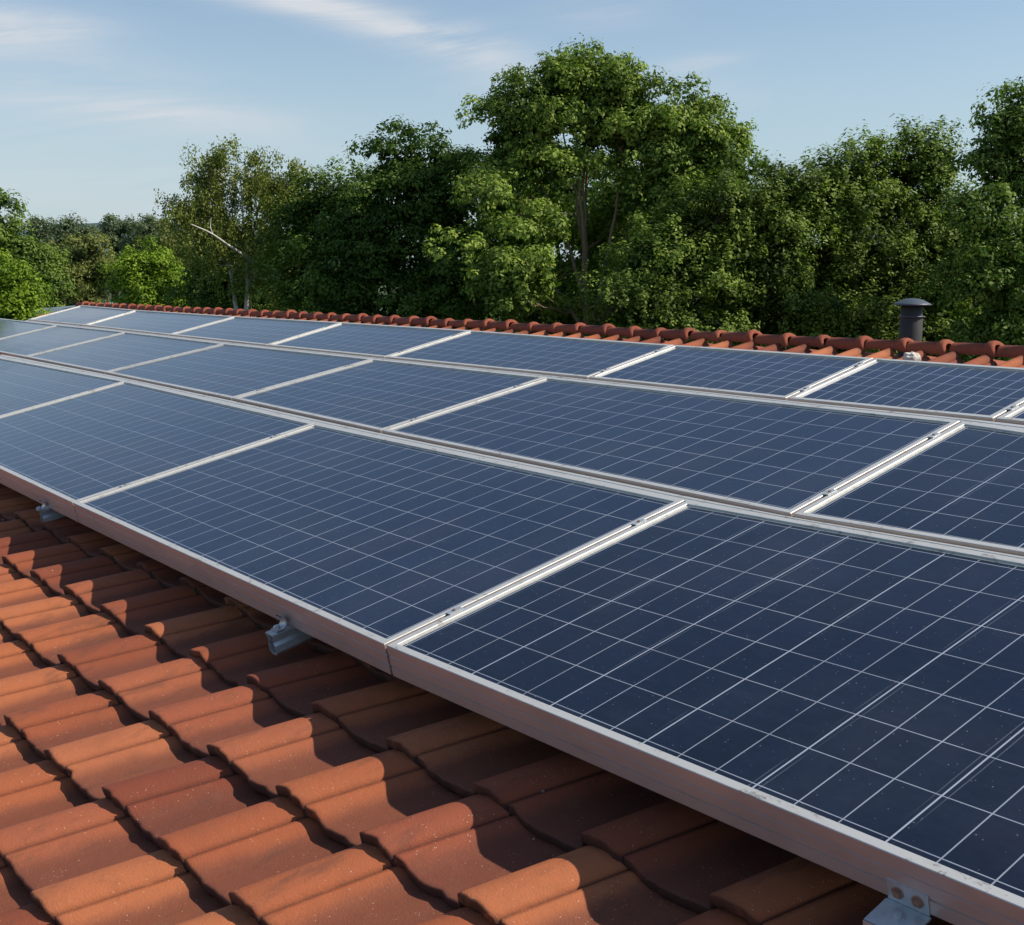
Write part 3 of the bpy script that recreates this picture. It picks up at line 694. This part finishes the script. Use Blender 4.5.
def tree(name, label, cat, D, lobes, leaf, bark, trunk, leafpx=5.0, dens=1.0, clump=13, per=34, hollow=None, droop=0.0, limb_r=.05, group=None, aspect=.55, style='clump', skirt=True, trunks=None, core=1.0, bough=21, drop=8):
    """lobes: (px, py, rx px, ry px, depth offset m); all turned into real places and sizes at depth D"""
    s = D/F
    bx_ = at(trunk, 300, D); basep = Vector((bx_.x, bx_.y, GZ))
    root = empty(name, basep); tag(root, label, cat, group)
    B = np.array(basep)
    L_all = []; clumps = []
    lob = [(l_[0], l_[1]+drop, l_[2]*.95, l_[3]*.95)+tuple(l_[4:]) for l_ in lobes]
    for lb in lob:
        px, py, rx, ry_ = lb[:4]; dd = lb[4] if len(lb) > 4 else 0.0; dn_ = lb[5] if len(lb) > 5 else 1.0
        c = np.array(at(px, py, D+dd)); ax = rx*s; az = ry_*s; ay = (rx+ry_)/2*s*.9
        area = (rx*ry_)
        # boughs: separate flattened cushions on the lobe, with dark gaps between them
        bp = bough
        nb = int(dn_*dens*area*3.3/(bp*bp))+3
        d = rng.normal(size=(nb, 3)); d /= np.linalg.norm(d, axis=1)[:, None]; d[:, 2] += .12
        rr_ = rng.uniform(.55, .93, nb)*(1+.10*np.sin(d[:, 0]*5+px))
        bc = c + (d[:, :1]*RT[None]*ax + d[:, 1:2]*FW[None]*ay + d[:, 2:3]*np.array([[0, 0, 1.0]])*az)*rr_[:, None]
        bo = d[:, :1]*RT+d[:, 1:2]*FW+d[:, 2:3]*np.array([[0, 0, 1.0]])
        bs = bp*s*rng.uniform(.6, 1.35, nb)
        m_ = int(np.ceil(4.2*(bp/clump)**2*.62))
        q = rng.normal(size=(nb, m_, 3)); q /= np.linalg.norm(q, axis=2)[..., None]
        q[..., 2] = np.abs(q[..., 2])*np.where(rng.random((nb, m_)) < .82, 1, -1)
        sc_ = bs[:, None]*rng.uniform(.55, 1.05, (nb, m_))
        Pb = bc[:, None]+q*sc_[..., None]*np.array([1, 1, .55])+bo[:, None]*(sc_*.25)[..., None]
        Db = q*.7+bo[:, None]*.5
        tb = np.repeat(rng.normal(-.02, .20, nb), m_)
        Pb = Pb.reshape(-1, 3); Db = Db.reshape(-1, 3); Db /= np.linalg.norm(Db, axis=1)[:, None]
        ok = Pb[:, 2] > GZ+.25
        clumps.append((Pb[ok], Db[ok], c, tb[ok], np.full(ok.sum(), dd)))
        continue
        n = int(dn_*dens*area*4.2/(clump*clump)*1.9)+6
        d = rng.normal(size=(n, 3)); d /= np.linalg.norm(d, axis=1)[:, None]
        rad = np.where(rng.random(n) < .72, rng.uniform(.80, 1.08, n), rng.uniform(.35, .8, n))
        # uneven outline: lumps on the lobe
        rad *= 1+.13*np.sin(d[:, 0]*5+px)*np.cos(d[:, 2]*6+py)+.07*rng.normal(size=n)
        P = c + (d[:, :1]*RT[None]*ax + d[:, 1:2]*FW[None]*ay + d[:, 2:3]*np.array([[0, 0, 1.0]])*az)*rad[:, None]
        ok = P[:, 2] > GZ+.25
        clumps.append((P[ok], d[ok, :1]*RT+d[ok, 1:2]*FW+d[ok, 2:3]*np.array([[0, 0, 1.0]]), c))
    P = np.concatenate([c[0] for c in clumps]); DN = np.concatenate([c[1] for c in clumps]); TB = np.concatenate([c[3] for c in clumps]); DDs = np.concatenate([c[4] for c in clumps])
    if hollow is not None:
        for (hx, hy, hrx, hry, al) in hollow:
            q = P-np.array(CAM); zf = q@np.array(AZ); X_ = 512+F*(q@np.array(AX))/zf; Y_ = 462.5+F*(q@np.array(AY))/zf
            keep = (((X_-hx)/hrx)**2+((Y_-hy)/hry)**2 > 1) | (rng.random(len(P)) < .06) | ((DDs > 1) & (not al))
            P, DN, TB, DDs = P[keep], DN[keep], TB[keep], DDs[keep]
    n = len(P); cr = clump*s
    tone = rng.normal(0, .06, n)+TB
    k = per
    csz = cr*rng.uniform(.7, 1.35, n)
    # each clump is a leafy spray: leaves spread along a few twigs pointing out and up
    if style == 'spray':
        tw = DN + np.array([[0, 0, .65]]) + rng.normal(0, .35, (n, 3)); tw /= np.linalg.norm(tw, axis=1)[:, None]
        t_ = rng.random((n, k))**.8*1.9-.6
        side = rng.normal(size=(n, k, 3))*.33*(1.1-t_[..., None]*.35)
        C_ = P[:, None]+(tw[:, None]*t_[..., None]+side)*csz[:, None, None]
        NN = rng.normal(size=(n, k, 3))*.33+np.array([0, 0, .7])+DN[:, None]*.5+side*.9
    elif style == 'droop':
        t_ = rng.random((n, k))
        side = rng.normal(size=(n, k, 3))*.30
        tw = DN*.35+np.array([[0, 0, -1.0]])+rng.normal(0, .18, (n, 3))
        C_ = P[:, None]+(tw[:, None]*(t_[..., None]*2.4-.8)+side)*csz[:, None, None]
        NN = rng.normal(size=(n, k, 3))*.7+DN[:, None]*.5
    else:
        q = rng.normal(size=(n, k, 3)); q /= np.linalg.norm(q, axis=2)[..., None]
        up = DN*.6+np.array([[0, 0, .75]]); up /= np.linalg.norm(up, axis=1)[:, None]
        hgt = (q*up[:, None]).sum(2); q = q-np.minimum(hgt, 0)[..., None]*up[:, None]*.75
        C_ = P[:, None]+q*(csz[:, None]*rng.uniform(.55, 1.0, (n, k)))[..., None]
        NN = q*1.0+rng.normal(size=(n, k, 3))*.24+up[:, None]*.55
    C_ = C_.reshape(-1, 3); NN = NN.reshape(-1, 3); NN /= np.linalg.norm(NN, axis=1)[:, None]
    C_[:, 2] = np.maximum(C_[:, 2], GZ+.05)
    LL = leafpx*s*rng.uniform(.65, 1.3, len(C_))
    rv = np.clip(np.repeat(tone, k)+rng.normal(.48, .15, len(C_)), 0, 1)
    # denser heart of each lobe, its leaves coloured dark as painted inner shade
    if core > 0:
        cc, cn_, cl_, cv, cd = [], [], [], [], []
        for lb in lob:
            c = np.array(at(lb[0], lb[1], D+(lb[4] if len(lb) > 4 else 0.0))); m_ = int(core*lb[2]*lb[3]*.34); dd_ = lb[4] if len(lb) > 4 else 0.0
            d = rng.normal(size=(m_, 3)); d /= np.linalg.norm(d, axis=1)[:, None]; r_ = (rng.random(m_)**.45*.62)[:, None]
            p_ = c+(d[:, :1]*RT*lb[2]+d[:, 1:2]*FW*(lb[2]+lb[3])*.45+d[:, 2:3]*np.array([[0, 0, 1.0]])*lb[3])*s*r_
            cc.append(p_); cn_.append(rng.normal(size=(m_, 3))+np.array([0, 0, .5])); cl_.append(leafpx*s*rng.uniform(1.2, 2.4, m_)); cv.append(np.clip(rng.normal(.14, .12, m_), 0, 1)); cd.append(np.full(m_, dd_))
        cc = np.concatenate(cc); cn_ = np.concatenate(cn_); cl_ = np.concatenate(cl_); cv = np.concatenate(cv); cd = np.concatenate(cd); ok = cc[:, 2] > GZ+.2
        if hollow is not None:
            q = cc-np.array(CAM); zf = q@np.array(AZ); X_ = 512+F*(q@np.array(AX))/zf; Y_ = 462.5+F*(q@np.array(AY))/zf
            for (hx, hy, hrx, hry, al) in hollow: ok &= (((X_-hx)/hrx)**2+((Y_-hy)/hry)**2 > 1) | ((cd > 1) & (not al))
        cn_ /= np.linalg.norm(cn_, axis=1)[:, None]
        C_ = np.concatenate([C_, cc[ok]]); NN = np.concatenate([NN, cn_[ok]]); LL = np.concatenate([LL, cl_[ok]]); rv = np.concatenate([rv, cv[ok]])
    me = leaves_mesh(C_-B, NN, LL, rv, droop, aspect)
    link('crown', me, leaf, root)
    # trunk and limbs
    mb_ = MB()
    tops = [(a, b+drop+8) for a, b in (trunks or [(lobes[0][0], lobes[0][1])])]
    top_main = np.array(at(*tops[0], D))-B
    rb = limb_r*D/20*2.2
    segs = 9
    def bend(p0, p1, r0, r1, k_=6, am=.06, mbx=None):
        p0 = np.array(p0); p1 = np.array(p1); L2 = np.linalg.norm(p1-p0); o1 = rng.normal(size=3)*am*L2; pts_ = []
        for j in range(k_+1):
            t2 = j/k_; pts_.append(p0+(p1-p0)*t2+o1*math.sin(t2*math.pi)+rng.normal(size=3)*am*.12*L2*(0 < j < k_))
        (mbx or mb_).tube([tuple(p) for p in pts_], list(np.linspace(r0, r1, k_+1)), 7 if r0 > .03 else 5, True, False, rng.random())
        return pts_
    fork = top_main*np.array([.9, .9, .42])
    tk = bend((0, 0, -.1), fork, rb, rb*.72, 6, .02)
    mains = [bend(fork, np.array(at(*tp, D))-B, rb*.6, rb*.16, 8, .05) for tp in tops]
    allpts = [p for mm in mains for p in mm]+tk[3:]
    for lb in lob:
        c = np.array(at(lb[0], lb[1], D+(lb[4] if len(lb) > 4 else 0)))-B
        cand = [p for p in allpts if p[2] < c[2]-.1] or allpts
        p0 = min(cand, key=lambda p: np.linalg.norm(p-c)+.3*abs(p[2]-c[2]))
        pl_ = bend(p0, c, rb*.34, rb*.12, 6, .07)
        for j in range(7):
            d = rng.normal(size=3); d[2] = abs(d[2])*.6; d /= np.linalg.norm(d)
            e = c+(RT*d[0]*lb[2]+FW*d[1]*lb[2]+np.array([0, 0, 1])*d[2]*lb[3])*s*.78
            bend(pl_[rng.integers(2, 7)], e, rb*.12, rb*.035, 5, .08)
    mb_.build('trunk', bark, root)
    return root

# the dominant maple
tree('maple_tree', 'tallest tree, a broad maple with pale limbs showing through its open crown', 'tree', 20,
     [(585, 92, 50, 42), (560, 80, 34, 30), (610, 84, 34, 30), (660, 128, 36, 34), (540, 135, 40, 30), (610, 120, 40, 24), (545, 108, 40, 40), (515, 112, 30, 34), (625, 100, 42, 40), (505, 155, 34, 30), (560, 150, 45, 32), (640, 145, 48, 40), (690, 122, 34, 40), (712, 150, 34, 40),
      (742, 130, 11, 26), (735, 170, 22, 26), (500, 195, 38, 30, -.6), (530, 225, 38, 22, -1.0), (490, 245, 34, 24, -1.0), (545, 262, 36, 20, -1.2), (505, 280, 40, 22, -1.2), (640, 190, 46, 34),
      (680, 190, 42, 40), (655, 235, 50, 34, -.4), (700, 230, 46, 44), (530, 190, 60, 60, 1.9), (620, 210, 70, 70, 1.9), (575, 300, 110, 60, 1.5), (600, 400, 120, 80, 1.0)],
     ML['maple'], M_BARK, 596, 4.2, 1.0, 9, 30, hollow=[(594, 215, 30, 52, 0), (562, 140, 13, 6, 1), (634, 165, 12, 6, 1), (604, 150, 10, 6, 1), (570, 262, 22, 26, 0)],
     limb_r=.030, bough=24, drop=13, trunks=[(590, 70), (560, 95), (625, 95), (530, 150), (680, 130), (600, 60), (645, 120), (575, 110), (510, 120)])
tree('ash_tree', 'dark dense tree with a pointed crown left of the tallest maple', 'tree', 21,
     [(408, 160, 30, 36), (385, 175, 26, 30), (435, 165, 26, 36), (415, 200, 44, 34), (372, 215, 36, 40), (450, 205, 30, 44), (400, 250, 60, 46), (350, 260, 50, 50), (455, 270, 50, 55), (400, 320, 90, 50), (400, 420, 100, 90)],
     ML['dark'], M_BARKD, 412, 3.9, 1.0, 9, 28, trunks=[(410, 150), (380, 190), (440, 180)])
tree('lime_tree', 'smaller leafy tree with bright tips standing between the birch and the dark pointed tree', 'tree', 22,
     [(345, 190, 22, 26), (318, 205, 22, 28), (332, 215, 34, 26), (305, 235, 28, 34), (350, 235, 34, 36), (325, 270, 54, 40), (320, 340, 70, 60), (320, 430, 80, 60)],
     ML['mid'], M_BARKD, 330, 4.0, 1.0, 9, 28, style='spray')
birch = tree('birch_tree', 'airy silver birch with white stems and drooping olive foliage', 'tree', 23,
     [(235, 172, 32, 26), (213, 180, 20, 28), (262, 178, 24, 26), (285, 195, 22, 22), (205, 215, 20, 32), (240, 212, 36, 32), (275, 222, 28, 34), (305, 195, 18, 30), (187, 228, 20, 30), (225, 255, 34, 34), (265, 265, 36, 36)],
     ML['birch'], M_BIRCH, 252, 2.9, 1.0, 8, 34, bough=18, drop=7, style='droop', droop=1.5, core=.05, hollow=[(240, 205, 5, 34, 0), (256, 222, 5, 36, 0), (228, 190, 4, 22, 0)], limb_r=.034, trunks=[(240, 160), (262, 170), (218, 185)])
tree('holly_tree', 'dark rounded tree in the shade behind the silver birch', 'tree', 24.8,
     [(215, 262, 28, 30), (250, 258, 38, 36), (235, 300, 60, 44), (280, 300, 50, 44), (240, 360, 80, 60), (240, 440, 80, 60)],
     ML['dark'], M_BARKD, 245, 3.8, 1.0, 9, 28)
G_T = 'hornbeams in a row behind the roof'
tree('hornbeam_tree', 'hornbeam with pale green tips just right of the maple trunk', 'tree', 18,
     [(650, 250, 40, 34), (700, 215, 34, 30), (735, 195, 26, 26), (690, 260, 50, 36), (640, 300, 50, 36), (700, 310, 70, 44), (655, 380, 90, 60), (660, 450, 90, 60)],
     ML['hedge'], M_BARKD, 675, 4.2, 1.05, 9, 28, drop=13, style='spray', group=G_T)
tree('hornbeam_tree', 'hornbeam with a low feathery top in the dip of the tree line', 'tree', 18.5,
     [(770, 190, 30, 30), (745, 215, 36, 34), (800, 185, 24, 26), (775, 240, 50, 40), (735, 270, 46, 40), (785, 300, 70, 50), (770, 390, 90, 60), (770, 460, 90, 60)],
     ML['hedge'], M_BARKD, 775, 4.2, 1.05, 9, 28, drop=13, style='spray', group=G_T)
tree('hornbeam_tree', 'hornbeam with spiky upright shoots left of the vent pipe', 'tree', 19,
     [(838, 172, 30, 30), (865, 165, 24, 28), (820, 190, 26, 30), (850, 205, 46, 40), (830, 250, 54, 46), (870, 270, 50, 50), (850, 330, 80, 60), (850, 430, 90, 80)],
     ML['hedge'], M_BARKD, 848, 4.2, 1.05, 9, 28, drop=13, style='spray', group=G_T)
tree('hornbeam_tree', 'hornbeam with spiky upright shoots right behind the vent pipe', 'tree', 19.5,
     [(905, 160, 30, 30), (935, 155, 22, 26), (890, 185, 30, 34), (925, 195, 40, 40), (905, 240, 54, 46), (950, 250, 44, 50), (920, 320, 80, 60), (930, 430, 90, 80)],
     ML['hedge'], M_BARKD, 918, 4.2, 1.05, 9, 28, drop=13, style='spray', group=G_T)
tree('lime_tree', 'tall leafy tree at the right edge of the photo', 'tree', 17,
     [(1012, 112, 28, 34), (1040, 100, 40, 30), (990, 140, 24, 16), (1000, 170, 34, 34), (1045, 160, 50, 50), (985, 215, 36, 34, -.5), (1020, 240, 46, 36, -.6), (975, 265, 34, 30, -.5), (1010, 300, 50, 36, -.6), (1060, 260, 60, 80), (1000, 360, 70, 60), (1040, 440, 90, 80)],
     ML['mid'], M_BARKD, 1030, 4.4, 1.0, 10, 30, drop=15)
# left-hand group, farther off
tree('cypress_bush', 'bright yellow-green rounded shrub at the left edge', 'shrub', 15,
     [(-5, 285, 34, 24), (20, 292, 27, 22), (-30, 270, 40, 30), (10, 320, 42, 34), (5, 380, 50, 60), (10, 450, 50, 50)],
     ML['yellow'], M_BARKD, 5, 3.4, 1.3, 8, 30, bough=13, drop=2)
tree('sycamore_tree', 'mid green tree behind the bright shrub at the left edge', 'tree', 33,
     [(-5, 222, 22, 20), (8, 240, 24, 22), (-20, 245, 40, 30), (25, 262, 26, 24), (10, 285, 44, 34), (35, 290, 28, 30), (10, 350, 60, 50)],
     ML['mid'], M_BARKD, 8, 3.6, 1.1, 8, 26, bough=16, drop=2)
tree('bushy_tree', 'yellow-green bushy tree in front of the far tree group', 'tree', 30,
     [(145, 262, 26, 16), (128, 275, 20, 18), (160, 278, 26, 20), (142, 292, 34, 22), (178, 292, 18, 18), (150, 330, 44, 36), (150, 390, 50, 50)],
     ML['yellow'], M_BARKD, 150, 3.2, 1.2, 8, 28, bough=12, drop=2)
tree('willow_tree', 'olive green tree between the bright shrub and the yellow-green bushy tree', 'tree', 38,
     [(92, 252, 22, 20), (70, 262, 22, 20), (50, 275, 24, 22), (85, 280, 34, 26), (110, 275, 20, 26), (75, 320, 60, 40), (75, 370, 60, 50)],
     ML['olive'], M_BARKD, 80, 3.0, 1.2, 7, 26, bough=13, drop=2)
tree('willow_tree', 'slim olive tree left of the silver birch', 'tree', 34,
     [(182, 240, 18, 24), (165, 255, 20, 22), (190, 265, 20, 30), (200, 290, 30, 30), (185, 340, 40, 50)],
     ML['olive'], M_BARKD, 188, 3.0, 1.1, 8, 26, bough=14, drop=2, style='droop', droop=1.2)
tree('oak_tree', 'far dark oak on the skyline, leftmost of the distant trees', 'tree', 62,
     [(42, 232, 15, 12), (36, 246, 18, 14), (55, 245, 18, 14), (45, 275, 34, 26)], ML['far'], M_BARKD, 44, 2.6, 1.3, 5, 22, bough=8, drop=2)
tree('oak_tree', 'far dark oak on the skyline, flat-topped, left of the gap to the hill', 'tree', 60,
     [(72, 230, 17, 9), (84, 238, 14, 10), (66, 246, 18, 14), (75, 270, 30, 26)], ML['far'], M_BARKD, 72, 2.6, 1.3, 5, 22, bough=8, drop=2)
tree('oak_tree', 'far dark oak on the skyline right of the gap to the hill', 'tree', 64,
     [(112, 228, 12, 11), (130, 225, 16, 8), (122, 240, 22, 12), (120, 265, 26, 26)], ML['far'], M_BARKD, 118, 2.6, 1.3, 5, 22, bough=8, drop=2)
tree('oak_tree', 'far dark oak on the skyline nearest to the silver birch', 'tree', 58,
     [(150, 228, 16, 11), (165, 236, 16, 12), (145, 242, 22, 12), (172, 250, 20, 16), (150, 275, 36, 26)], ML['far'], M_BARKD, 155, 2.6, 1.3, 5, 22, bough=8, drop=2)
# darker trees standing behind the front line
for k_, (px, top, D_b) in enumerate([(300, 215, 29), (470, 190, 28), (560, 150, 30), (640, 150, 28), (760, 210, 27), (850, 205, 28), (960, 190, 26)]):
    tree('beech_tree', ['dark beech behind the tree line between birch and pointed tree', 'dark beech filling the gap left of the maple', 'dark beech seen through the left half of the maple crown',
          'dark beech seen through the right half of the maple crown', 'dark beech behind the dip of the tree line', 'dark beech behind the spiky hornbeams', 'dark beech behind the right-hand trees'][k_], 'tree', D_b,
         [(px, top+40, 46, 36), (px-34, top+80, 40, 44), (px+36, top+75, 40, 44), (px, top+130, 70, 50), (px, top+210, 80, 60)],
         ML['dark'], M_BARKD, px, 5.0, .8, 14, 26, group='dark trees behind the front line')
# bare pale branch leaning out of the birch to the left
mb = MB(); p0 = at(254, 264, 22.9); p1 = at(191, 224, 21.2); Bb = birch.location
pts = [p0.lerp(p1, t_)+Vector((0, 0, .06*math.sin(3*t_)+.012*math.sin(11*t_))) for t_ in [k/9 for k in range(10)]]
mb.tube([tuple(p-Bb) for p in pts], list(np.linspace(.034, .009, 10)), 7)
mb.tube([tuple(pts[6]-Bb), tuple(pts[6]-Bb+Vector((-.10, 0, .13))), tuple(pts[6]-Bb+Vector((-.16, .05, .30)))], [.009, .007, .004], 5)
mb.build('bare_branch', M_BIRCH, birch)
# low neighbouring shed
ps = at(92, 303, 30)
sh_ = empty('shed', (ps.x, ps.y, GZ)); tag(sh_, 'neighbouring shed with a blue-grey corrugated roof beyond the left gable', 'shed')
hs_ = ps.z-GZ
mb = MB(); mb.box(-1.2, 1.0, -1.5, 1.5, 0, hs_-.25); mb.build('wall', M_TIMBER, sh_)
mb = MB(); vv = []; nn_ = 60
for j in (0, 1):
    for i in range(nn_+1):
        vv.append((-1.35+2.5*i/nn_, -1.65+3.3*j, hs_-.22+.22*j+.02*math.sin(i*2.1)))
for j in (0, 1):
    for i in range(nn_+1):
        vv.append((-1.35+2.5*i/nn_, -1.65+3.3*j, hs_-.225-.012+.22*j+.02*math.sin(i*2.1)))
q = nn_+1
ff = [(i, i+1, q+i+1, q+i) for i in range(nn_)]+[(2*q+i+1, 2*q+i, 3*q+i, 3*q+i+1) for i in range(nn_)]+[(i+1, i, 2*q+i, 2*q+i+1) for i in range(nn_)]
mb.add(vv, ff, True); mb.build('roof', M_SHED, sh_)
